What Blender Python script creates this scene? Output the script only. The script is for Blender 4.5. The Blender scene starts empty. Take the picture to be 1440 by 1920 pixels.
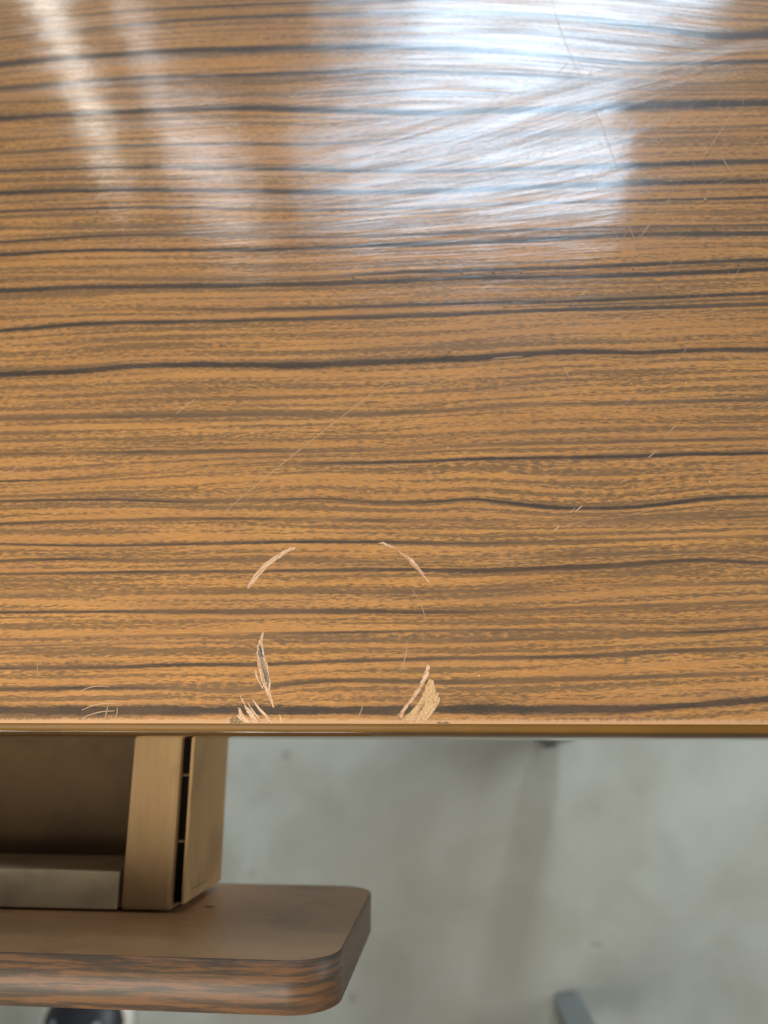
import bpy, bmesh, math, random
import numpy as np
from mathutils import Vector, Matrix
random.seed(7)
sc = bpy.context.scene
COL = sc.collection

# ------------------------------------------------------------------ camera
FPX = 1442.0                      # focal length in photograph pixels (1440 x 1920)
def _basis():
    n = np.array([860-720, 1460-960, FPX]); n /= np.linalg.norm(n)
    dx = -(n[1]*397+n[2]*FPX)/(n[0]+n[1]*.002)
    x = -np.array([dx, 397+.002*dx, FPX]); x /= np.linalg.norm(x)
    z = -n; y = np.cross(z, x)
    return np.array([x, y, z])
RB = _basis()
CAM_H = 0.31                      # metres above the desk top (desk top is z = TOP)
TOP = 0.74
_r = RB @ np.array([0, 397, FPX]); _t = -CAM_H/_r[2]
CP = -_r*_t; CP[2] = CAM_H+TOP
cam_d = bpy.data.cameras.new('camera'); cam = bpy.data.objects.new('camera', cam_d); COL.objects.link(cam)
M = Matrix(((RB[0][0], -RB[0][1], -RB[0][2], CP[0]), (RB[1][0], -RB[1][1], -RB[1][2], CP[1]),
            (RB[2][0], -RB[2][1], -RB[2][2], CP[2]), (0, 0, 0, 1)))
cam.matrix_world = M
cam_d.sensor_fit = 'VERTICAL'; cam_d.sensor_height = 24; cam_d.lens = 24*FPX/1920
cam_d.clip_start = .01; cam_d.clip_end = 60
cam_d.dof.use_dof = True; cam_d.dof.focus_distance = .312; cam_d.dof.aperture_fstop = cam_d.lens/4.9
sc.camera = cam

# ------------------------------------------------------------------ light
w = bpy.data.worlds.new('World'); sc.world = w; w.use_nodes = True
bg = w.node_tree.nodes['Background']; bg.inputs[0].default_value = (.95, .97, 1.0, 1); bg.inputs[1].default_value = .175
sc.view_settings.view_transform = 'Standard'; sc.view_settings.look = 'None'
sc.view_settings.exposure = .08; sc.view_settings.gamma = 1

def at(px, py, z=TOP):            # a pixel of the photograph to the point of a level plane
    d = RB @ np.array([px-720, py-960, FPX]); t = (z-CP[2])/d[2]
    return CP+d*t
def mirror_hit(px, py, Y):        # where the view reflected by the desk top meets the window wall y = Y
    p = at(px, py); d = p-CP; d[2] = -d[2]; t = (Y-p[1])/d[1]
    return p+d*t
def window_lamp(name, pts, rad, col, Y=2.2):
    """rectangular lamp in the wall plane: pts = two px points on the axis and a width in px"""
    (ax, ay), (bx, by), wpx = pts
    a = mirror_hit(ax, ay, Y); b = mirror_hit(bx, by, Y)
    c = mirror_hit(ax+wpx/2, ay, Y); c2 = mirror_hit(ax-wpx/2, ay, Y)
    e = mirror_hit(bx+wpx/2, by, Y); e2 = mirror_hit(bx-wpx/2, by, Y)
    wid = (np.linalg.norm(c-c2)+np.linalg.norm(e-e2))/2
    ax_ = Vector(b-a); L = ax_.length; ax_.normalize()
    zz = Vector((0, 1, 0)); xx = ax_.cross(zz).normalized()
    l = bpy.data.lights.new(name, 'AREA'); l.shape = 'RECTANGLE'; l.size = wid*abs(ax_.z); l.size_y = L
    l.energy = rad*math.pi*l.size*L; l.color = col
    o = bpy.data.objects.new(name, l); COL.objects.link(o)
    mm = Matrix((xx, ax_, zz)).transposed().to_4x4(); mm.translation = Vector((a+b)/2)
    o.matrix_world = mm
    return o
DAY = (.58, .79, 1.0)
for pts, rad in (
    (((1058, -230), (1065, 82), 595), 8.6), (((905, 84), (900, 186), 300), 9.2), (((1145, 84), (1140, 128), 170), 7.6),
    (((722, -230), (722, 176), 72), 4.4), (((640, -230), (640, 176), 88), 1.9), (((1010, 178), (1190, 140), 10), 8.0),
    (((1010, 203), (1010, 300), 300), 8.6), (((1010, 302), (1010, 418), 300), 7.2), (((750, 206), (755, 420), 216), 6.4), (((595, 225), (608, 405), 84), 3.4)):
    window_lamp('window_light', pts, rad, DAY, 2.21)
window_lamp('window_light', ((25, -150), (215, 325), 44), 7.5, (1, .97, .9))
window_lamp('window_light', ((185, -150), (345, 300), 36), 3.6, (.98, .98, 1))
window_lamp('window_light', ((330, 230), (465, 425), 110), 4.2, (.96, .97, 1))

def area(name, loc, tgt, sx, sy, energy, col):
    l = bpy.data.lights.new(name, 'AREA'); l.shape = 'RECTANGLE'; l.size = sx; l.size_y = sy; l.energy = energy; l.color = col
    o = bpy.data.objects.new(name, l); COL.objects.link(o); o.location = loc
    o.rotation_euler = (Vector(tgt)-Vector(loc)).to_track_quat('-Z', 'Y').to_euler()
    return o
area('near_fill_light', (-.24, -.33, 1.17), (-.05, .06, .74), .42, .34, 4.3, (1, .94, .83))  # added lamp hung close in, brightens the near part of the desk top
area('side_light', (1.5, .45, .85), (0, -.15, .2), .9, .7, 12.0, (.92, .97, 1.0))
area('low_back_light', (.55, 2.0, .92), (.1, -.1, 0), .36, .30, 27.0, (.90, .97, 1.0))  # added low lamp behind the desk, lays the shadow bands on the floor

# ------------------------------------------------------------------ helpers
def tag(o, label=None, cat=None, group=None, kind=None):
    for k, v in (('label', label), ('category', cat), ('group', group), ('kind', kind)):
        if v: o[k] = v
    return o
def empty(name, loc=(0, 0, 0)):
    o = bpy.data.objects.new(name, None); COL.objects.link(o); o.location = loc; return o
def link(name, me, mat, parent=None, smooth=False):
    o = bpy.data.objects.new(name, me); COL.objects.link(o)
    if mat: me.materials.append(mat)
    if parent: o.parent = parent
    if smooth:
        for p in me.polygons: p.use_smooth = True
    return o
def from_bm(name, bm, mat, parent=None, smooth=False):
    bmesh.ops.recalc_face_normals(bm, faces=bm.faces)
    me = bpy.data.meshes.new(name); bm.to_mesh(me); bm.free()
    return link(name, me, mat, parent, smooth)
def box_bm(x0, x1, y0, y1, z0, z1, bev=.001, seg=2):
    bm = bmesh.new(); bmesh.ops.create_cube(bm, size=1)
    for v in bm.verts:
        v.co = Vector((x0+(v.co.x+.5)*(x1-x0), y0+(v.co.y+.5)*(y1-y0), z0+(v.co.z+.5)*(z1-z0)))
    if bev: bmesh.ops.bevel(bm, geom=bm.edges[:], offset=bev, segments=seg, profile=.5, affect='EDGES')
    return bm
def box(name, ext, mat, parent=None, bev=.001): return from_bm(name, box_bm(*ext, bev=bev), mat, parent)

class NT:
    def __init__(s, name):
        s.m = bpy.data.materials.new(name); s.m.use_nodes = True; s.t = s.m.node_tree; s.n = s.t.nodes
        s.b = s.n['Principled BSDF']
    def new(s, typ, **kw):
        n = s.n.new(typ)
        for k, v in kw.items(): setattr(n, k, v)
        return n
    def put(s, sock, v):
        if hasattr(v, 'links') or isinstance(v, bpy.types.NodeSocket): s.t.links.new(v, sock)
        else: sock.default_value = v
    def math(s, op, a, b=0.0, c=None, clamp=False):
        n = s.new('ShaderNodeMath', operation=op, use_clamp=clamp); s.put(n.inputs[0], a); s.put(n.inputs[1], b)
        if c is not None: s.put(n.inputs[2], c)
        return n.outputs[0]
    def vec(s, x, y, z=0.0):
        n = s.new('ShaderNodeCombineXYZ'); s.put(n.inputs[0], x); s.put(n.inputs[1], y); s.put(n.inputs[2], z); return n.outputs[0]
    def noise(s, vec, scale=1.0, detail=2.0, rough=.5, dist=0.0):
        n = s.new('ShaderNodeTexNoise'); s.put(n.inputs['Vector'], vec); n.inputs['Scale'].default_value = scale
        n.inputs['Detail'].default_value = detail; n.inputs['Roughness'].default_value = rough; n.inputs['Distortion'].default_value = dist
        return n.outputs['Fac']
    def step(s, v, a, b, lo=0.0, hi=1.0):
        n = s.new('ShaderNodeMapRange', interpolation_type='SMOOTHSTEP'); s.put(n.inputs[0], v)
        s.put(n.inputs[1], a); s.put(n.inputs[2], b); s.put(n.inputs[3], lo); s.put(n.inputs[4], hi); return n.outputs[0]
    def mix(s, f, a, b):
        n = s.new('ShaderNodeMix', data_type='RGBA'); s.put(n.inputs[0], f)
        s.put(n.inputs[6], a if not isinstance(a, tuple) else (*a, 1)); s.put(n.inputs[7], b if not isinstance(b, tuple) else (*b, 1)); return n.outputs[2]
    def attr(s, name): return s.new('ShaderNodeAttribute', attribute_name=name).outputs['Fac']
    def obj(s): return s.new('ShaderNodeTexCoord').outputs['Object']
    def scaled(s, v, sx, sy, sz):
        n = s.new('ShaderNodeVectorMath', operation='MULTIPLY'); s.put(n.inputs[0], v); n.inputs[1].default_value = (sx, sy, sz); return n.outputs[0]
    def sep(s, v):
        n = s.new('ShaderNodeSeparateXYZ'); s.put(n.inputs[0], v); return n.outputs
    def bump(s, h, strength, dist=.001, prev=None):
        n = s.new('ShaderNodeBump'); s.put(n.inputs['Height'], h); n.inputs['Strength'].default_value = strength; n.inputs['Distance'].default_value = dist
        if prev is not None: s.put(n.inputs['Normal'], prev)
        return n.outputs[0]
    def set(s, **kw):
        for k, v in kw.items(): s.put(s.b.inputs[k.replace('_', ' ')], v)

# ------------------------------------------------------------------ the grain figure of the laminate (measured along the desk)
# each line: points (px, py), half width in px, strength at each point
LN = [
 ([(0,48),(250,20),(400,12),(550,6),(800,0),(1100,-6),(1440,20)], 3, [.3,.5,.7,.7,.5,.5,.3]),
 ([(0,72),(100,60),(200,50),(300,41),(500,30),(720,25),(900,24),(1050,32),(1200,50),(1365,68),(1440,65)], [3,3,3,3,3,3,4,5,7,9,9], [.5,.6,.6,.7,.8,.8,.7,.7,.8,1,1]),
 ([(0,121),(100,111),(200,104),(300,97),(450,92),(720,88),(820,90),(920,96),(1020,103),(1155,117),(1300,119),(1440,114)], [5,5,5,5,6,6,6,6,5,4,4,4], [1,1,1,1,1,1,1,1,.9,.8,.85,.85]),
 ([(0,166),(100,159),(200,150),(350,144),(500,139),(720,134),(920,138),(1080,146),(1250,158),(1440,155)], 3.5, [.8,.8,.8,.8,.8,.8,.8,.7,.4,.3]),
 ([(0,190),(250,178),(500,172),(720,172),(900,175),(1100,172),(1440,170)], 3, [.2,.3,.3,.5,.6,.3,.3]),
 ([(0,223),(100,216),(250,209),(400,203),(500,203),(600,206),(720,210),(820,212),(910,208),(1060,205),(1170,199),(1280,196),(1440,193)], [5,5,5,5,5,5,6,6,7,8,9,9,9], [1,1,1,1,1,.9,.9,.9,.9,1,1,1,1]),
 ([(0,287),(150,277),(300,272),(450,270),(600,270),(720,262),(1000,255),(1440,245)], 3, [.5,.6,.75,.75,.6,.4,.4,.4]),
 ([(0,321),(200,315),(350,314),(500,317),(720,321),(870,320),(1020,315),(1145,311),(1270,307),(1440,302)], [3,3,4,4,4,4,5,6,6,5], [.8,.9,.9,.8,.8,.8,.9,1,1,1]),
 ([(0,362),(150,357),(300,356),(450,358),(720,360),(870,356),(1020,350),(1150,345),(1295,342),(1440,339)], [4.5,5,5,5,5,5,6,7,6,5], [1]*10),
 ([(0,397),(200,390),(350,389),(500,393),(720,392),(1020,381),(1170,377),(1440,370)], 3, [.75,.8,.8,.6,.6,.7,.8,.8]),
 ([(0,425),(400,422),(720,420),(1100,405),(1440,398)], 4, [.3,.4,.3,.4,.4]),
 ([(0,454),(200,442),(350,440),(500,444),(720,442),(920,434),(1170,426),(1440,422)], 3, [.8,.8,.7,.6,.6,.8,.7,.6]),
 ([(0,478),(150,470),(350,469),(500,468),(720,460),(870,456),(1020,449),(1170,441),(1440,438)], [3.5,3.5,4,4,4,4,4,5,5], [.9,.9,.9,.9,.9,.95,1,.95,.9]),
 ([(0,520),(300,516),(600,519),(720,512),(870,507),(1070,502),(1250,494),(1440,487)], [2,2,3,4,4,4,4,4], [.2,.3,.5,.8,.9,.9,.9,.9]),
 ([(0,546),(150,539),(300,537),(450,535),(720,528),(870,521),(1020,520),(1170,516),(1320,511),(1440,505)], [6,5,5,5,5,5,5,5,5,5], [1]*10),
 ([(0,585),(250,580),(500,579),(720,574),(870,569),(1070,565),(1220,559),(1440,550)], [3,3,3,4,4,4,4,4], [.3,.4,.7,.8,.85,.9,.9,.9]),
 ([(0,620),(150,608),(350,603),(500,600),(720,594),(870,589),(1020,582),(1220,577),(1440,570)], 4, [.95,.9,.85,.8,.8,.8,.85,.85,.8]),
 ([(0,702),(150,696),(250,687),(400,684),(550,685),(720,679),(870,672),(970,665),(1070,660),(1220,661),(1320,656),(1440,656)], [6,6,6,6,7,7,7,6.5,6,5,5,5], [1]*12),
 ([(0,787),(150,783),(300,780),(500,777),(720,775),(1000,760),(1200,755),(1440,750)], 5, [.5,.55,.6,.6,.5,.4,.5,.5]),
 ([(0,852),(150,849),(300,847),(480,845),(600,846),(720,843),(870,836),(1070,830),(1440,822)], 5, [.55,.55,.65,.6,.4,.4,.45,.5,.5]),
 ([(0,902),(90,900),(300,885),(500,872),(600,869),(720,867),(920,860),(1170,856),(1320,851),(1440,850)], [2.5,2.5,2,2,3,4,4,4.5,4,4], [.8,.6,.2,.4,.7,.85,.9,.95,.95,.95]),
 ([(0,940),(200,937),(350,941),(500,938),(600,935),(720,942),(820,940),(880,936),(945,942),(1020,950),(1120,953),(1220,948),(1320,936),(1440,930)], [3,3,3,3,3,4,4,3.5,4,5,5,4,4,4], [.8,.85,.7,.5,.65,.7,.8,.9,.9,.95,.95,.95,.9,.9]),
 ([(0,982),(200,976),(350,973),(720,976),(1000,979),(1200,976),(1440,968)], [5,4,5,5,4,4,4], [.7,.6,.6,.5,.4,.5,.5]),
 ([(0,1020),(200,1023),(400,1019),(567,1016),(700,1016),(880,1019),(1050,1015),(1440,1005)], 3.5, [.7,.75,.7,.9,.9,.6,.5,.5]),
 ([(0,1052),(130,1048),(250,1051),(480,1048),(700,1050),(880,1048),(1100,1040),(1440,1030)], 4, [.7,.8,.5,.4,.3,.3,.4,.5]),
 ([(0,1077),(233,1073),(480,1071),(767,1068),(880,1070),(1000,1066),(1150,1060),(1300,1051),(1440,1055)], [4,4,4.5,5,6,6.5,6,5,5], [.6,.75,.65,.75,.8,.85,.75,.8,.6]),
 ([(0,1113),(400,1110),(880,1108),(1100,1100),(1440,1092)], 5, [.4,.45,.5,.4,.5]),
 ([(0,1148),(200,1147),(480,1147),(633,1146),(880,1148),(1100,1140),(1440,1128)], [4,4,7,6,5,5,5], [.75,.7,.6,.75,.65,.5,.55]),
 ([(0,1200),(400,1190),(633,1186),(880,1182),(1100,1181),(1250,1187),(1330,1185),(1440,1178)], 4, [.4,.4,.65,.5,.45,.5,.85,.6]),
 ([(0,1212),(400,1204),(633,1202),(880,1203),(1100,1194),(1250,1190.5),(1330,1189),(1440,1182)], 3, [.5,.4,.5,.5,.4,.3,.3,.3]),
 ([(0,1253),(200,1251),(333,1247),(480,1246),(667,1239),(880,1234),(1100,1230),(1280,1220),(1440,1218)], [5,5,5,5,5,5,6,6,6], [.65,.75,.8,.65,.7,.65,.65,.6,.5]),
 ([(0,1293),(167,1290),(300,1290),(480,1292),(533,1284),(880,1279),(1100,1273),(1300,1266),(1440,1262)], [5,5,5,7,6,6,6,5,5], [.7,.8,.6,.5,.65,.65,.65,.6,.55]),
 ([(0,1332),(250,1332),(480,1331),(700,1332),(880,1329),(1030,1330),(1200,1328),(1330,1320),(1440,1310)], [12,12,12,11,11,12,10,9,9], [.85,.85,.85,.85,.88,.88,.88,.9,.9]),
]
PXM = 0.0002155                   # metres per photograph pixel near the desk edge
LW = []
for pts, hw, st in LN:
    P = np.array([at(*p) for p in pts])
    hw = np.array(hw if isinstance(hw, list) else [hw]*len(pts), float)
    # foreshortening: turn pixel half widths into metres at each point
    Q = np.array([at(p[0], p[1]+1) for p in pts]); sc_ = np.abs(Q[:, 1]-P[:, 1])
    LW.append((P[:, 0], P[:, 1], hw*sc_*(.86 if pts[0][1] < 750 else .72), np.array(st, float)))
def smooth_interp(xs, X, Y):      # monotone enough cubic (Catmull-Rom on uneven knots)
    o = np.argsort(X); X = X[o]; Y = Y[o]
    m = np.gradient(Y, X)
    i = np.clip(np.searchsorted(X, xs)-1, 0, len(X)-2)
    h = X[i+1]-X[i]; t = np.clip((xs-X[i])/h, 0, 1)
    return ((2*t**3-3*t**2+1)*Y[i]+(t**3-2*t**2+t)*h*m[i]+(-2*t**3+3*t**2)*Y[i+1]+(t**3-t**2)*h*m[i+1])

def desk_grid(x0, x1, y0, y1, nx, ny):
    xs = np.linspace(x0, x1, nx); ys = np.linspace(y0, y1, ny)
    Yk = np.array([smooth_interp(xs, a, b) for a, b, c, d in LW])[::-1]     # near to far
    Wk = np.array([np.interp(xs, np.sort(a), c[np.argsort(a)]) for a, b, c, d in LW])[::-1]
    Sk = np.array([np.interp(xs, np.sort(a), d[np.argsort(a)]) for a, b, c, d in LW])[::-1]
    V = Yk.mean(axis=1)
    gv = np.zeros((ny, nx)); gd = np.zeros((ny, nx)); gs = np.zeros((ny, nx))
    for i in range(nx):
        yk = np.maximum.accumulate(Yk[:, i]+np.arange(len(V))*1e-6)
        ka = np.concatenate([[yk[0]-1], yk, [yk[-1]+1]]); va = np.concatenate([[V[0]-1], V, [V[-1]+1]])
        gv[:, i] = np.interp(ys, ka, va)
        d = (ys[:, None]-yk[None, :])/Wk[None, :, i]
        j = np.argmin(np.abs(d), axis=1); dd = d[np.arange(ny), j]
        gd[:, i] = np.clip(dd, -4, 4); gs[:, i] = np.where(np.abs(dd) > 2.6, 0, Sk[j, i])
    return xs, ys, gv, gd, gs

def relief(px, py):
    return 0
# ------------------------------------------------------------------ materials
def mat_laminate():
    k = NT('desk_laminate')
    P = k.sep(k.obj()); x, y = P[0], P[1]
    v = k.attr('grain'); gd = k.attr('line_dist'); gs = k.attr('line_gain'); rv = k.attr('relief')
    # wobble of the figure
    wob = k.noise(k.vec(k.math('MULTIPLY', x, 60), k.math('MULTIPLY', v, 300)), 1, 3, .6)
    # streak bands
    vv = k.math('ADD', v, k.math('MULTIPLY', k.math('SUBTRACT', wob, .5), .0016))
    band = k.noise(k.vec(k.math('MULTIPLY', x, 5), k.math('MULTIPLY', vv, 230)), 1, 2, .5)
    band2 = k.noise(k.vec(k.math('MULTIPLY', x, 14), k.math('MULTIPLY', vv, 620), 7.3), 1, 2, .5)
    fleck = k.noise(k.vec(k.math('MULTIPLY', x, 300), k.math('MULTIPLY', vv, 1450), 3.1), 1, 3, .62)
    fine = k.noise(k.vec(k.math('MULTIPLY', x, 900), k.math('MULTIPLY', vv, 2600), 1.7), 1, 2, .6)
    t = k.math('ADD', k.math('MULTIPLY', band, .85), k.math('MULTIPLY', band2, .55))
    t = k.math('ADD', t, k.math('MULTIPLY', fleck, .80))
    t = k.math('ADD', t, k.math('MULTIPLY', fine, .18))
    ph = k.noise(k.vec(k.math('MULTIPLY', x, 3), k.math('MULTIPLY', v, 22), 6.), 1, 2, .5)
    wv = k.math('SINE', k.math('ADD', k.math('MULTIPLY', vv, 2*math.pi/.0042), k.math('MULTIPLY', ph, 26)))
    wv2 = k.math('SINE', k.math('ADD', k.math('MULTIPLY', vv, 2*math.pi/.0023), k.math('MULTIPLY', band2, 14)))
    t = k.math('ADD', t, k.math('ADD', k.math('MULTIPLY', wv, .085), k.math('MULTIPLY', wv2, .05)))
    m = k.step(t, 1.08, 1.34)                         # 1 = brown fleck
    tone = k.noise(k.vec(k.math('MULTIPLY', x, 9), k.math('MULTIPLY', v, 60), 9.), 1, 2, .5)
    tan = k.mix(k.step(tone, .3, .7), (.68, .312, .082), (.58, .255, .068))
    tan = k.mix(k.math('MULTIPLY', k.step(fleck, .35, .6), .35), tan, (.39, .185, .055))
    brown = k.mix(k.step(fleck, .4, .7), (.205, .112, .042), (.135, .076, .031))
    c = k.mix(k.math('MULTIPLY', m, .88), tan, brown)
    # main dark lines, ragged edge
    rag = k.noise(k.vec(k.math('MULTIPLY', x, 420), k.math('MULTIPLY', y, 1500), 5.), 1, 3, .65)
    slow = k.noise(k.vec(k.math('MULTIPLY', x, 30), k.math('MULTIPLY', v, 90), 2.), 1, 2, .5)
    dd = k.math('ABSOLUTE', k.math('ADD', gd, k.math('MULTIPLY', k.math('SUBTRACT', wob, .5), 1.3)))
    dd = k.math('ADD', dd, k.math('MULTIPLY', k.math('SUBTRACT', rag, .5), 1.5))
    dd = k.math('ADD', dd, k.math('MULTIPLY', k.math('SUBTRACT', slow, .5), .9))
    core = k.step(dd, .55, 1.35, 1, 0)
    gsn = k.math('ADD', gs, k.math('MULTIPLY', k.math('SUBTRACT', slow, .5), k.math('MULTIPLY', k.math('SUBTRACT', 1.02, gs), 1.5)), clamp=True)
    ink = k.mix(k.step(gsn, .45, .95), (.15, .085, .040), (.022, .019, .016))
    halo = k.math('MULTIPLY', k.step(dd, .6, 2.3, .55, 0), gsn)
    c = k.mix(halo, c, (.20, .105, .045))
    c = k.mix(k.math('MULTIPLY', core, k.step(gsn, .1, .75)), c, ink)
    fib = k.noise(k.vec(k.math('MULTIPLY', x, 110), k.math('MULTIPLY', v, 4200), 8.), 1, 3, .7)
    c = k.mix(k.step(fib, .42, .72, 0, .42), c, (.155, .082, .033))
    c = k.mix(k.step(fib, .25, .5, .22, 0), c, (.74, .38, .14))
    cloud = k.noise(k.scaled(k.obj(), 26, 60, 1), 1, 3, .6)
    c = k.mix(k.step(cloud, .35, .75, 0, .22), c, (.22, .11, .05))
    # grain salt
    salt = k.noise(k.obj(), 5200, 1, .5)
    c = k.mix(k.step(salt, .50, .78, 0, .30), c, (.62, .43, .28))
    # worn pinkish rim along the front edge
    fr = k.noise(k.vec(k.math('MULTIPLY', x, 700), k.math('MULTIPLY', y, 260), 0), 1, 3, .7)
    lim = k.math('ADD', .0002, k.math('MULTIPLY', fr, .0028))
    worn = k.step(k.math('SUBTRACT', lim, y), -.0007, .0008)
    c = k.mix(k.math('MULTIPLY', worn, .85), c, (.68, .39, .20))
    k.put(k.b.inputs['Base Color'], c)
    k.b.inputs['Roughness'].default_value = .34
    k.b.inputs['Specular IOR Level'].default_value = .3
    # clear melamine layer: streaks of wear that follow the wiping direction
    s1 = k.noise(k.vec(k.math('MULTIPLY', x, 22), k.math('MULTIPLY', rv, 640)), 1, 3, .6)
    s2 = k.noise(k.vec(k.math('MULTIPLY', x, 7), k.math('MULTIPLY', rv, 130), 4.), 1, 2, .5)
    s3 = k.noise(k.obj(), 900, 2, .6)
    wavy = k.noise(k.scaled(k.obj(), 24, 30, 1), 1, 2, .5)
    cw = k.math('ADD', k.math('MULTIPLY', s1, .9), k.math('MULTIPLY', s2, .55))
    cw = k.step(cw, .54, .90, .32, 1.0)
    k.put(k.b.inputs['Coat Weight'], k.math('MULTIPLY', cw, k.step(k.math('MULTIPLY', core, gsn), 0, 1, 1, .92)))
    k.put(k.b.inputs['Coat Roughness'], k.step(s2, .3, .7, .07, .13))
    k.b.inputs['Coat IOR'].default_value = 2.0
    nb = k.bump(s1, .17, .0004); nb = k.bump(s3, .05, .0002, nb); nb = k.bump(wavy, .35, .0008, nb)
    k.put(k.b.inputs['Coat Normal'], nb)
    k.put(k.b.inputs['Normal'], k.bump(fleck, .12, .0002))
    return k.m

def mat_wood(name, light, dark, rough=.5, sx=4, sy=120, sz=120, contrast=(.4, .65), spec=.4, coat=0., amt=.6, fx=40, fy=900):
    k = NT(name); o = k.obj()
    a = k.noise(k.scaled(o, sx, sy, sz), 1, 4, .6, .4); b = k.noise(k.scaled(o, fx, fy, fy), 1, 3, .6)
    f = k.math('ADD', k.math('MULTIPLY', a, .7), k.math('MULTIPLY', b, .3))
    blot = k.noise(o, 28, 3, .55)
    c = k.mix(k.math('MULTIPLY', k.step(f, *contrast), amt), light, dark)
    c = k.mix(k.step(blot, .48, .7, 0, .55), c, tuple(v*.55 for v in light))
    k.set(Base_Color=c, Roughness=rough, Specular_IOR_Level=spec, Coat_Weight=coat, Coat_Roughness=.25)
    k.put(k.b.inputs['Normal'], k.bump(f, .25, .0004))
    return k.m
def mat_plain(name, col, rough=.5, spec=.5, metal=0., coat=0., var=.12, nscale=60, bump=.1):
    k = NT(name); n = k.noise(k.obj(), nscale, 4, .6)
    c = k.mix(k.step(n, .3, .7), tuple(v*(1-var) for v in col), tuple(min(1, v*(1+var)) for v in col))
    k.set(Base_Color=c, Roughness=k.step(n, .2, .8, rough*.85, min(1, rough*1.15)), Specular_IOR_Level=spec, Metallic=metal, Coat_Weight=coat)
    k.put(k.b.inputs['Normal'], k.bump(n, bump, .0005))
    return k.m
M_LAM = mat_laminate()
M_TRIM = mat_plain('varnished_trim', (.19, .092, .014), .5, .25, coat=.05, var=.10, nscale=25, bump=.02)
M_CORE = mat_plain('particle_board', (.30, .19, .10), .9, .2, var=.4, nscale=700, bump=.6)
M_PLY = mat_wood('pale_drawer_wood', (.39, .25, .12), (.25, .155, .07), .9, 40, 5, 40, spec=.15, amt=.5, fx=900, fy=30)
M_PLYS = mat_wood('pale_strip_wood', (.45, .275, .12), (.32, .185, .08), .85, 60, 4, 30, amt=.45, fx=900, fy=30)
M_PLYX = mat_wood('pale_rail_wood', (.52, .43, .28), (.42, .33, .20), .85, 4, 120, 60, amt=.5)
M_HARD = mat_wood('drawer_bottom_board', (.12, .068, .025), (.075, .038, .014), .75, 30, 30, 30, amt=.5)
M_BACK = mat_wood('front_panel_back', (.42, .225, .108), (.26, .13, .055), .42, 14, 60, 60, contrast=(.35, .7), amt=.5)
def mat_band():
    k = NT('walnut_edge_band'); u = k.attr('run'); y = k.sep(k.obj())[1]
    a = k.noise(k.vec(k.math('MULTIPLY', u, 26), k.math('MULTIPLY', y, 480)), 1, 3, .6, .3)
    b = k.noise(k.vec(k.math('MULTIPLY', u, 160), k.math('MULTIPLY', y, 1300)), 1, 3, .6)
    f = k.math('ADD', k.math('MULTIPLY', a, .72), k.math('MULTIPLY', b, .28))
    c = k.mix(k.step(f, .42, .58), (.165, .080, .036), (.060, .042, .028))
    c = k.mix(k.step(b, .5, .7, 0, .4), c, (.13, .078, .048))
    k.set(Base_Color=c, Roughness=.42, Specular_IOR_Level=.25, Coat_Weight=.05, Coat_Roughness=.3)
    k.put(k.b.inputs['Normal'], k.bump(f, .15, .0003))
    return k.m
M_BAND = mat_band()
M_RUBBER = mat_plain('black_rubber', (.02, .022, .024), .6)
M_METAL = mat_plain('blue_grey_paint', (.16, .20, .20), .4, .5, var=.08)

def mat_gouge(name, c1, c2, ang):
    k = NT(name); o = k.obj()
    mp = k.new('ShaderNodeMapping'); mp.inputs['Rotation'].default_value = (0, 0, -ang); k.put(mp.inputs['Vector'], o)
    f = k.noise(k.scaled(mp.outputs[0], 120, 1600, 1), 1, 3, .65); g = k.noise(o, 900, 2, .6)
    c = k.mix(k.step(f, .35, .68), c1, c2); c = k.mix(k.step(g, .55, .7, 0, .65), c, tuple(v*.45 for v in c2)); h2 = k.noise(o, 1500, 2, .6); c = k.mix(k.step(h2, .55, .72, 0, .6), c, (.85, .66, .50))
    k.set(Base_Color=c, Roughness=.8, Specular_IOR_Level=.2)
    k.put(k.b.inputs['Normal'], k.bump(f, .6, .0004))
    return k.m
PALE, TANR = (.80, .53, .34), (.46, .235, .10)
def mat_scratch():
    k = NT('scratched_melamine'); n = k.noise(k.obj(), 500, 2, .6)
    k.set(Base_Color=(.68, .42, .25, 1), Roughness=.7, Specular_IOR_Level=.3)
    tr = k.new('ShaderNodeBsdfTransparent'); mx = k.new('ShaderNodeMixShader')
    k.put(mx.inputs[0], k.math('MULTIPLY', k.step(n, .2, .5, .45, 1), k.attr('cover'))); k.put(mx.inputs[1], tr.outputs[0]); k.put(mx.inputs[2], k.b.outputs[0])
    k.put(k.n['Material Output'].inputs['Surface'], mx.outputs[0])
    return k.m
M_SCR = mat_scratch()

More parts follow.
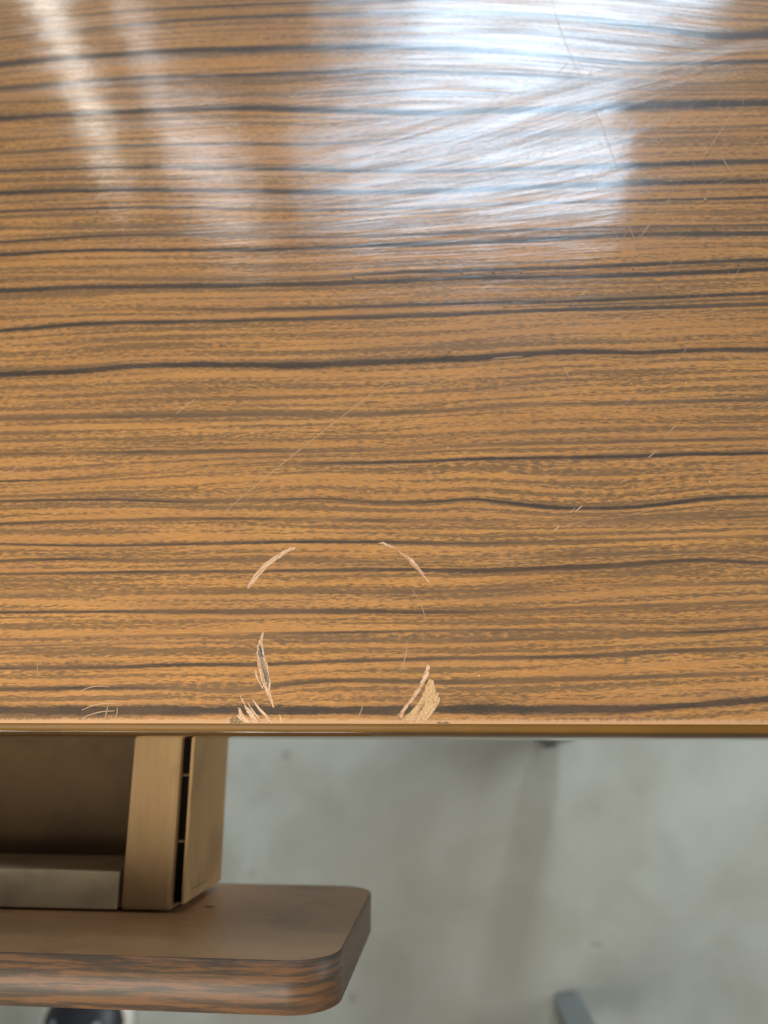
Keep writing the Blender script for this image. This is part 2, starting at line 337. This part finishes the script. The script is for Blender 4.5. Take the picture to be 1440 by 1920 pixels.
def mat_floor():
    k = NT('floor_concrete'); o = k.obj()
    a = k.noise(o, 9, 4, .55, .3); b = k.noise(o, 34, 4, .6); c3 = k.noise(o, 3, 2, .5)
    c = k.mix(k.step(a, .2, .8), (.29, .285, .235), (.43, .45, .40))
    c = k.mix(k.step(b, .58, .78, 0, .25), c, (.26, .24, .18))
    c = k.mix(k.step(c3, .35, .65, 0, .4), c, (.42, .40, .33))
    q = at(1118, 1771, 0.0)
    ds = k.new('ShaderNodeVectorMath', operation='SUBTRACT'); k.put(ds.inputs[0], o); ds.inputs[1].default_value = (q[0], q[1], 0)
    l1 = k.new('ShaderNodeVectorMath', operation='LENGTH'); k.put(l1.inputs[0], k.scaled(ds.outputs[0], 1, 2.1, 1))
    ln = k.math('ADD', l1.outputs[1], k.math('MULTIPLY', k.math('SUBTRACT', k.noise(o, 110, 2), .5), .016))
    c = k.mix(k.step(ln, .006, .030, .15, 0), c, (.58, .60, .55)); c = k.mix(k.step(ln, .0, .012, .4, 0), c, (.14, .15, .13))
    gr = k.noise(o, 420, 3, .6); c = k.mix(k.step(gr, .55, .8, 0, .35), c, (.22, .21, .17))
    sp = k.new('ShaderNodeTexVoronoi'); sp.inputs['Scale'].default_value = 9; k.put(sp.inputs['Vector'], o)
    c = k.mix(k.step(sp.outputs['Distance'], .03, .08, .45, 0), c, (.16, .14, .13))
    k.set(Base_Color=c, Roughness=.55, Specular_IOR_Level=.4)
    k.put(k.b.inputs['Normal'], k.bump(b, .2, .002))
    return k.m

# ------------------------------------------------------------------ floor
bm = bmesh.new()
bmesh.ops.create_grid(bm, x_segments=40, y_segments=40, size=3)
for v in bm.verts: v.co.z = 0
fl = from_bm('floor', bm, mat_floor()); tag(fl, kind='structure')

# ------------------------------------------------------------------ desk
desk = empty('desk', (0, .25, 0))
tag(desk, 'scratched desk with glossy striped wood-grain top and a drawer pulled open', 'desk')
def D(o): o.location = Vector(o.location)-Vector((0, .25, 0)); return o
X0, X1, YB = -.46, .44, .52
xs, ys, gv, gd, gs = desk_grid(X0, X1, 0.0, YB, 420, 900)
# wiping direction of the clear layer: two fans that meet along a diagonal
def relief_field(X, Y):
    # image-like coordinates on the desk (mm from the front edge)
    a1 = np.array([at(560, 255)[:2], at(900, 200)[:2], at(1150, 135)[:2], at(1380, 88)[:2]])
    yb = np.interp(X, a1[:, 0], a1[:, 1])
    slope_up = -.10*np.clip((X-at(700, 100)[0])/.2, 0, 1.5)**1.4
    up = Y+.16*np.clip(X-at(760, 100)[0], 0, .3)**1.5*3.0
    fall = np.clip((Y-at(800, 470)[1])/.08, 0, 1)
    lo = Y-.24*fall*np.clip(X-at(540, 300)[0], 0, .3)
    s = np.clip((Y-yb)/.006+.5, 0, 1)
    return lo*(1-s)+up*s
XX, YY = np.meshgrid(xs, ys); rf = relief_field(XX, YY)
ny, nx = XX.shape
zz = np.full(XX.size, TOP)
verts = np.column_stack([XX.ravel(), YY.ravel(), zz])
idx = np.arange(nx*ny).reshape(ny, nx)
quads = np.column_stack([idx[:-1, :-1].ravel(), idx[:-1, 1:].ravel(), idx[1:, 1:].ravel(), idx[1:, :-1].ravel()])
nb = len(verts)
# underside slab
border = [idx[0, 0], idx[0, -1], idx[-1, -1], idx[-1, 0]]
extra = np.array([[X0, 0, TOP-.027], [X1, 0, TOP-.027], [X1, YB, TOP-.027], [X0, YB, TOP-.027]])
me = bpy.data.meshes.new('tabletop')
faces = [tuple(q) for q in quads.tolist()]
faces += [(nb, nb+3, nb+2, nb+1), tuple([nb, nb+1]+idx[0, ::-1].tolist()), tuple([nb+2, nb+3]+idx[-1, :].tolist()),
          tuple([nb+3, nb]+idx[:, 0].tolist()), tuple([nb+1, nb+2]+idx[::-1, -1].tolist())]
me.from_pydata(np.vstack([verts, extra]).tolist(), [], faces)
for nm, arr in (('grain', gv), ('line_dist', gd), ('line_gain', gs), ('relief', rf)):
    at_ = me.attributes.new(nm, 'FLOAT', 'POINT')
    at_.data.foreach_set('value', np.concatenate([arr.ravel(), np.zeros(4)]).astype(np.float32))
me.update()
D(link('tabletop', me, M_LAM, desk))

# front trim: a rounded strip with a straight lower lip
prof_gold = [(.0006, -.0006), (-.0002, -.0005), (-.0010, -.0006), (-.0018, -.0009), (-.0026, -.0014), (-.0029, -.0020), (-.0029, -.0060), (.0006, -.0060)]
prof_dark = [(.0006, -.0061), (-.0028, -.0061), (-.0034, -.0066), (-.0040, -.0076), (-.0044, -.0090), (-.0046, -.0115), (-.0047, -.0200), (-.0048, -.0262), (-.0040, -.0285), (.0006, -.0285)]
def strip(x0, x1, prof, n=60):
    bm = bmesh.new(); rows = []
    for i in range(n+1):
        x = x0+(x1-x0)*i/n
        w_ = random.uniform(-.00008, .00008)+.00010*math.sin(i*.37)*math.sin(i*.11)
        rows.append([bm.verts.new((x, a+w_, TOP+b)) for a, b in prof])
    for i in range(n):
        for j in range(len(prof)-1): bm.faces.new((rows[i][j], rows[i+1][j], rows[i+1][j+1], rows[i][j+1]))
        bm.faces.new((rows[i][-1], rows[i+1][-1], rows[i+1][0], rows[i][0]))
    bm.faces.new(rows[0]); bm.faces.new(rows[-1][::-1])
    return bm
D(from_bm('front_trim', strip(X0, X1, prof_gold), M_TRIM, desk, smooth=True))
M_LIP = mat_plain('shaded_trim_lip', (.075, .036, .008), .22, .5, coat=1.0, var=.2, nscale=25, bump=.02)  # darker colour stands for the shade on the trim's lower curve
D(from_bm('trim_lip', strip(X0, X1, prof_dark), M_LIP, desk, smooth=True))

# gouges and chips, outlines lying on the laminate
def outline(name, pts, mat, z=.00008, parent=None, lift=.00012):
    bm = bmesh.new()
    P = [Vector(at(*p)) for p in pts]
    for p in P: p.z = TOP+z; p.y = max(p.y, .00015)
    c = sum(P, Vector())/len(P)
    vs = [bm.verts.new(p) for p in P]
    f = bm.faces.new(vs)
    r = bmesh.ops.inset_region(bm, faces=[f], thickness=.00018, use_even_offset=True)
    bmesh.ops.triangulate(bm, faces=bm.faces[:])
    o = from_bm(name, bm, mat, parent)
    for p in o.data.polygons:
        pass
    return o
def zz3(l): return [(400+a/3, 980+b/3) for a, b in l]
def z8l(l): return [(420+a/8, 1150+b/8) for a, b in l]
def z8r(l): return [(700+a/8, 1200+b/8) for a, b in l]
def ragged(l, amp=.7, n=4):
    amp *= 1.5
    out = []
    for i, p in enumerate(l):
        q = l[(i+1) % len(l)]
        for j in range(n):
            t = j/n; a = amp if j else amp*.3
            out.append((p[0]+(q[0]-p[0])*t+random.uniform(-a, a), p[1]+(q[1]-p[1])*t+random.uniform(-a, a)))
    return out
MG = [mat_gouge('bare_core_up', PALE, TANR, math.radians(45)), mat_gouge('bare_core_down', PALE, TANR, math.radians(-45)),
      mat_gouge('bare_core_steep', PALE, TANR, math.radians(-75)), mat_gouge('grey_core', (.085, .085, .075), (.33, .24, .16), math.radians(-75)),
      mat_gouge('bare_core_wide', (.70, .43, .21), (.50, .28, .12), math.radians(58))]
def gouge(pts, m, z=.00008, label=None, nm='gouge', amp=.5):
    o = D(outline(nm, ragged(pts, amp), m, z, desk))
    if label: o['label'] = label
    return o
gouge(zz3([(190,372),(200,345),(235,285),(280,235),(330,198),(385,163),(440,137),(468,138),(455,150),(400,180),(345,217),(300,252),(250,312),(205,365)]), MG[0], label='slim curved gouge at the upper left of the ring mark')
gouge(zz3([(925,117),(955,108),(995,125),(1040,155),(1080,180),(1120,205),(1165,260),(1195,305),(1225,335),(1210,336),(1170,292),(1130,252),(1090,207),(1045,167),(1000,140),(960,123)]), MG[1], label='slim curved gouge at the upper right of the ring mark')
gouge(z8l([(608,225),(600,300),(585,400),(590,520),(610,640),(650,740),(665,820),(680,920),(705,1050),(695,1180),(720,1290),(755,1390),(740,1420),(700,1330),(650,1230),(600,1120),(560,1000),(530,880),(500,760),(485,660),(500,520),(520,420),(560,330)]), MG[2], label='lens-shaped gouge with a grey core')
gouge(z8l([(545,450),(570,560),(590,700),(640,850),(668,960),(672,1060),(650,1130),(610,980),(580,850),(545,720),(512,580),(520,490)]), MG[3], .00016, 'grey core inside the lens-shaped gouge', 'gouge_core')
gouge(z8l([(460,830),(490,880),(510,970),(560,1060),(600,1150),(570,1120),(520,1040),(480,960),(455,880)]), MG[2], nm='gouge_sliver', amp=.3)
gouge(z8l([(210,1410),(250,1430),(290,1510),(400,1640),(300,1640),(230,1580),(190,1520),(230,1520)]), MG[1], nm='gouge_sliver', amp=.4)
gouge(z8l([(240,1230),(280,1290),(340,1400),(430,1480),(480,1560),(550,1650),(430,1650),(390,1560),(330,1450),(280,1340)]), MG[1], nm='gouge_sliver', amp=.4)
gouge(z8l([(360,1340),(400,1400),(470,1490),(530,1560),(520,1580),(460,1510),(400,1440)]), MG[1], nm='gouge_sliver', amp=.3)
gouge(z8l([(415,1255),(460,1320),(540,1420),(600,1480),(680,1570),(750,1650),(680,1650),(600,1540),(520,1450),(460,1360)]), MG[1], nm='gouge_sliver', amp=.3)
gouge(z8l([(830,1510),(860,1560),(890,1640),(860,1640),(840,1580)]), MG[1], nm='gouge_sliver', amp=.3)
gouge(z8l([(0,1630),(60,1570),(110,1550),(90,1600),(80,1655),(0,1655)]), MG[0], nm='gouge_sliver', amp=.4)
gouge(z8r([(820,350),(850,400),(835,500),(800,590),(740,690),(680,790),(600,900),(520,1000),(460,1090),(420,1180),(400,1150),(350,1140),(400,1090),(470,990),(560,880),(620,770),(700,660),(750,540),(790,420)]), MG[0], label='narrow slanting gouge beside the broad one', amp=.4)
gouge(z8r([(830,590),(900,600),(930,720),(940,800),(975,790),(970,860),(1000,860),(990,940),(900,1080),(820,1170),(750,1250),(410,1250),(480,1150),(600,1030),(700,900),(760,780),(800,670)]), MG[4], label='broad fan-shaped gouge running to the front edge', amp=.4)
gouge(z8r([(1002,860),(990,940),(900,1080),(830,1165),(755,1250),(735,1250),(820,1140),(890,1050),(960,960)]), MG[0], .00016, nm='gouge_sliver', amp=.3)
gouge(z8r([(760,950),(770,990),(700,1070),(660,1100),(690,1040)]), M_CORE, .00016, nm='gouge_sliver', amp=.3)
def chip(pts, label):
    bm = bmesh.new(); P = [Vector(at(*p)) for p in ragged(pts, .5, 2)]
    for p in P: p.z = TOP+.00022; p.y = max(p.y, -.0004)
    f = bm.faces.new([bm.verts.new(p) for p in P])
    bmesh.ops.inset_region(bm, faces=[f], thickness=.0004); 
    for v in f.verts: v.co.z = TOP-.00005+.0002
    r = bmesh.ops.triangulate(bm, faces=bm.faces[:])
    o = D(from_bm('chip', bm, M_CORE, desk)); o['label'] = label
chip(z8l([(90,1655),(95,1600),(130,1560),(200,1572),(245,1612),(300,1660)]), 'dark broken chip left of the ring mark')
chip(z8r([(935,1262),(970,1232),(1020,1242),(1100,1228),(1165,1262)]), 'thin dark chip right of the broad gouge')

# scratches: fine ribbons, too many to count
def ribbons():
    vs, fs, cov = [], [], []
    def rib(pts, wpx, c):
        P = [Vector(at(*p)) for p in pts]; n = len(P); base = len(vs)
        for i, p in enumerate(P):
            d = (P[min(i+1, n-1)]-P[max(i-1, 0)]).normalized(); s = Vector((-d.y, d.x, 0))
            ww = wpx*PXM*.5*(.35+.65*math.sin(math.pi*min(max((i+.3)/(n-.4), 0), 1))**.5)
            for q in (-1, 1):
                vv = p+s*ww*q; vs.append((vv.x, vv.y, TOP+.00005)); cov.append(c)
        for i in range(n-1): fs.append((base+2*i, base+2*i+1, base+2*i+3, base+2*i+2))
    def seg(a, b, wpx=1.6, c=.7, bow=0, n=8):
        wpx *= 1.0; c *= .95
        pts = []
        for i in range(n+1):
            t = i/n; o = bow*math.sin(math.pi*t)
            L = math.hypot(b[0]-a[0], b[1]-a[1]); nx_, ny_ = -(b[1]-a[1])/L, (b[0]-a[0])/L
            pts.append((a[0]+(b[0]-a[0])*t+nx_*o, a[1]+(b[1]-a[1])*t+ny_*o))
        rib(pts, wpx, c)
    seg((418, 962), (765, 688), 1.8, .75, -4, 20); seg((330, 776), (366, 748), 2, .8)
    seg((1033, -5), (1094, 155), 1.7, .6, 5, 12); seg((1112, 200), (1160, 330), 1.7, .6, -3, 12)
    seg((1046, 136), (1066, 118), 2.5, .7); seg((1305, 62), (1320, 74), 2.5, .7)
    seg((1315, 300), (1365, 225), 2, .8); seg((1352, 290), (1380, 332), 2, .8, 2)
    seg((1218, 222), (1242, 265), 2, .7); seg((1360, 150), (1372, 122), 1.8, .6); seg((1408, 130), (1420, 146), 1.8, .6)
    seg((925, 672), (980, 668), 2, .8); seg((1053, 682), (1070, 712), 2, .7)
    seg((1078, 960), (1092, 948), 2.4, .9); seg((1068, 962), (1078, 953), 2, .8); seg((1036, 998), (1050, 985), 2.4, .9)
    seg((1046, 990), (1112, 972), 1.5, .5); seg((1216, 858), (1228, 848), 2.2, .8); seg((1160, 970), (1240, 952), 1.4, .5)
    seg((1245, 820), (1275, 790), 1.8, .7); seg((1160, 765), (1210, 730), 1.6, .5); seg((1250, 700), (1290, 650), 1.6, .5)
    seg((930, 1058), (965, 1042), 1.6, .6); seg((1420, 765), (1440, 758), 1.8, .6)
    seg((775, 1108), (798, 1165), 1.6, .6, -4); seg((750, 1258), (764, 1205), 2, .6, 3)
    seg((150, 1296), (205, 1288), 1.6, .8, -5); seg((153, 1332), (220, 1320), 1.8, .8, -6); seg((155, 1346), (215, 1333), 1.8, .8, -4)
    seg((196, 1352), (203, 1320), 1.8, .7); seg((214, 1352), (220, 1326), 1.8, .7, 2); seg((68, 1270), (72, 1240), 1.4, .5)
    seg((480, 1010), (560, 1070), 1.2, .3); seg((672, 1345), (680, 1325), 2, .6)
    seg((350, 900), (0, 1010), 1.0, .2, 4, 12); seg((20, 890), (35, 870), 2, .6)
    seg((1170, 380), (1190, 450), 2, .7, 3); seg((1200, 445), (1225, 412), 2.4, .7); seg((1240, 410), (1262, 355), 2, .6)
    seg((790, 560), (810, 540), 2, .4)
    R = random.Random(3)
    for i in range(300):            # fine rubbed haze of the worn zone
        cx = R.gauss(1180, 150); cy = R.gauss(330, 130); L = R.uniform(10, 45); a = R.choice([R.gauss(.5, .4), R.gauss(2.0, .4), R.gauss(1.1, .3)])
        if cy < 20: continue
        seg((cx, cy), (cx+L*math.cos(a), cy-L*math.sin(a)), R.uniform(.7, 1.3), R.uniform(.25, .6), R.uniform(-3, 3), 4)
    for i in range(110):
        cx = R.uniform(20, 1420); cy = R.uniform(450, 1330); L = R.uniform(6, 34); a = R.gauss(.8, .5)
        seg((cx, cy), (cx+L*math.cos(a), cy-L*math.sin(a)), R.uniform(.6, 1.0), R.uniform(.1, .35), R.uniform(-2, 2), 4)
    for (cx, cy) in [(1286, 717), (1331, 903), (1322, 373), (230, 430), (1141, 422), (840, 840), (898, 1267)]:   # small pits
        seg((cx-2, cy), (cx+2, cy), 4, 1, 0, 3)
    me = bpy.data.meshes.new('scratches'); me.from_pydata(vs, [], fs)
    a = me.attributes.new('cover', 'FLOAT', 'POINT'); a.data.foreach_set('value', cov)
    return me
o = D(link('scratches', ribbons(), M_SCR, desk)); o['kind'] = 'stuff'

# nick in the lower lip of the trim
bm = bmesh.new(); bmesh.ops.create_uvsphere(bm, u_segments=12, v_segments=8, radius=1)
nk = at(445, 1384, TOP-.026)
for v in bm.verts: v.co = Vector((nk[0]+v.co.x*.0022*(1+.3*math.sin(5*v.co.x)), -.0030+v.co.y*.0008, TOP-.0280+v.co.z*.0009))
D(from_bm('trim_nick', bm, M_RUBBER, desk, smooth=True))

# frame below: rails and legs with rubber feet
def leg(x, y, top=TOP-.028):
    l = D(box('leg', (x-.019, x+.019, y-.0125, y+.0125, .022, top), M_METAL, desk, .002))
    bm = bmesh.new(); bmesh.ops.create_cone(bm, cap_ends=True, segments=24, radius1=.017, radius2=.014, depth=.022)
    for v in bm.verts: v.co += Vector((x, y, .011))
    f = from_bm('rubber_foot', bm, M_RUBBER); f.parent = l
for p in ((.147, .036), (-.44, .036), (.150, .48), (-.44, .48)): leg(*p)
D(box('shadow_panel', (.06, .235, .49, .505, .06, TOP-.03), M_BACK, desk))  # unseen panel, added to throw the broad shadow on the floor

# ------------------------------------------------------------------ drawer (slides under the top, sags a little at the front)
DO = Vector((-.1089, -.0820, TOP-.090))
tilt = Matrix.Translation(DO-Vector((0, .25, 0))) @ Matrix.Rotation(math.radians(3.5), 4, 'X')
bot = box('drawer', (-.36, -.028, .018, .33, -.052, -.047), M_HARD, desk, .0004)
bot['label'] = 'open wooden drawer hanging out under the desk top'
bot.matrix_local = tilt
def dr(name, ext, m, bev=.001, label=None):
    o = box(name, ext, m, bot, bev)
    if label: o['label'] = label
    return o
dr('side_board', (-.0270, -.0014, .0006, .33, -.060, 0), M_PLY, .0022)
dr('side_board', (-.388, -.366, .0006, .33, -.060, 0), M_PLY, .0022)
dr('front_rail', (-.3655, -.0285, -.0009+.0016, .0178, -.060, -.0003), M_PLYX, .0008)
dr('back_rail', (-.3655, -.0285, .314, .330, -.060, -.0003), M_PLYX, .0008)
dr('outer_side_strip', (.0030, .0048, .0036, .33, -.061, -.0006), M_PLYS, .0008)
for yy, ang in ((.031, 0), (.062, .2)):
    c = dr('glue_crumb', (-.0018, .0032, yy, yy+.0011, -.0034, -.0029), M_HARD, .0003)
dr('gap_shade_strip', (-.0013, .0029, .004, .33, -.058, -.0035), mat_plain('gap_shade_black', (.006, .005, .004), 1.0, .0), 0)  # solid black strip standing for the shade inside the gap
# dark joint lines on the strip near the front
dr('pencil_mark', (.0048, .00488, .0085, .0088, -.034, -.010), M_RUBBER, 0)
dr('joint_line', (.0048, .00488, .0088, .0125, -.010, -.0097), M_RUBBER, 0)

bm = bmesh.new(); bmesh.ops.create_uvsphere(bm, u_segments=12, v_segments=8, radius=1)
for v in bm.verts: v.co = Vector((.0125+v.co.x*.0028, .0001+v.co.y*.0003, -.016+v.co.z*.0007+v.co.x*.0004))
from_bm('dust_crumb', bm, M_CORE, bot, smooth=True)
def rounded_panel(x0, x1, z0, z1, y0, y1, r, seg=14):
    pts = []
    for cx, cz, a0 in ((x1-r, z1-r, 0), (x0+r, z1-r, 90), (x0+r, z0+r, 180), (x1-r, z0+r, 270)):
        for i in range(seg+1):
            a = math.radians(a0+90*i/seg); pts.append((cx+r*math.cos(a), cz+r*math.sin(a)))
    return pts
PZ = rounded_panel(-.475, .0885, -.0745, .0698, -.019, 0, .019)
def prism(pts, y0, y1, bev=0.0, grow=0.0):
    bm = bmesh.new(); A = [bm.verts.new((x, y0, z)) for x, z in pts]; B = [bm.verts.new((x, y1, z)) for x, z in pts]
    bm.faces.new(A); bm.faces.new(B[::-1]); n = len(pts)
    for i in range(n): bm.faces.new((A[i], B[i], B[(i+1) % n], A[(i+1) % n]))
    return bm
fp = from_bm('front_panel', prism(PZ, -.0186, -.0003), M_BACK, bot)
# edge band wrapped round the panel, 0.6 mm thick
PO = rounded_panel(-.4756, .0891, -.0751, .0704, 0, 0, .0196)
bm = bmesh.new(); n = len(PZ); L = []
for pts, y in ((PZ, -.0002), (PO, -.0005), (PO, -.0186), (PZ, -.0189)): L.append([bm.verts.new((x, y, z)) for x, z in pts])
for a in range(3):
    for i in range(n): bm.faces.new((L[a][i], L[a+1][i], L[a+1][(i+1) % n], L[a][(i+1) % n]))
me = bpy.data.meshes.new('edge_band'); bmesh.ops.recalc_face_normals(bm, faces=bm.faces); bm.to_mesh(me); bm.free()
run = [0.0]
for i in range(1, n): run.append(run[-1]+math.dist(PZ[i-1], PZ[i]))
ra = me.attributes.new('run', 'FLOAT', 'POINT'); ra.data.foreach_set('value', run*4)
eb = link('edge_band', me, M_BAND, bot)
for p in eb.data.polygons: p.use_smooth = True

# ------------------------------------------------------------------ blue-grey leg standing on the floor at the right
g = at(1056, 1858, .0)
t = empty('chair_leg', (g[0], g[1], 0)); t.rotation_euler.z = math.radians(10); M_LEG = mat_plain('pale_blue_grey_paint', (.145, .175, .18), .4, .5, var=.08); tag(t, 'blue-grey square metal leg standing on the floor below the desk edge', 'chair leg')
bm = box_bm(-.014, .016, -.03, 0, .012, .44, .002)
from_bm('leg_tube', bm, M_LEG, t)
bm = box_bm(-.0125, .0145, -.0285, -.0015, 0, .0125, .003)
from_bm('leg_cap', bm, M_RUBBER, t)

# ------------------------------------------------------------------ shoe
def loft(rings, cap=True):
    bm = bmesh.new(); R = [[bm.verts.new(p) for p in r] for r in rings]
    for a, b in zip(R, R[1:]):
        n = len(a)
        for i in range(n): bm.faces.new((a[i], a[(i+1) % n], b[(i+1) % n], b[i]))
    if cap: bm.faces.new(R[0][::-1]); bm.faces.new(R[-1])
    return bm
s0 = at(132, 1917, .06)
shoe = empty('shoe', (s0[0], s0[1]-.094, 0)); tag(shoe, 'black shoe with pale laces and sole edge on the floor below the drawer', 'shoe')
prof_w = [(-.17, .026, .070), (-.15, .033, .078), (-.10, .035, .075), (-.04, .040, .078), (.02, .048, .070), (.06, .052, .058), (.09, .050, .047), (.11, .042, .040), (.125, .028, .032), (.131, .012, .024)]
rings = []
for y, hw, hh in prof_w:
    rings.append([(hw*math.cos(a)*(1 if math.sin(a) < .2 else 1-.25*math.sin(a)), y, .022+max(0, math.sin(a))*(hh-.012)-(0 if math.sin(a) > 0 else .004*-math.sin(a))) for a in [2*math.pi*i/24 for i in range(24)]])
from_bm('upper', loft(rings), mat_plain('black_leather', (.012, .014, .018), .35, .5, nscale=200), shoe, smooth=True)
rings = []
for y, hw, hh in prof_w:
    rings.append([((hw+.006)*math.copysign(min(1, abs(math.cos(a))**.4), math.cos(a)), y*1.04, .013+.012*math.copysign(abs(math.sin(a))**.4, math.sin(a))) for a in [2*math.pi*(i+.5)/24 for i in range(24)]])
from_bm('sole', loft(rings), mat_plain('pale_rubber', (.62, .60, .52), .6), shoe, smooth=True)
M_LACE = mat_plain('grey_lace', (.20, .225, .245), .8, nscale=900, bump=.5)
for yy, h in ((.084, .050), (.058, .060), (.030, .069)):
    for sx in (-1, 1):
        bm = bmesh.new(); bmesh.ops.create_uvsphere(bm, u_segments=14, v_segments=8, radius=1)
        for v in bm.verts: v.co = Vector((sx*.019+v.co.x*.012, yy+v.co.y*.009+v.co.x*.003*sx, h-.004+v.co.z*.006))
        from_bm('lace', bm, M_LACE, shoe, smooth=True)
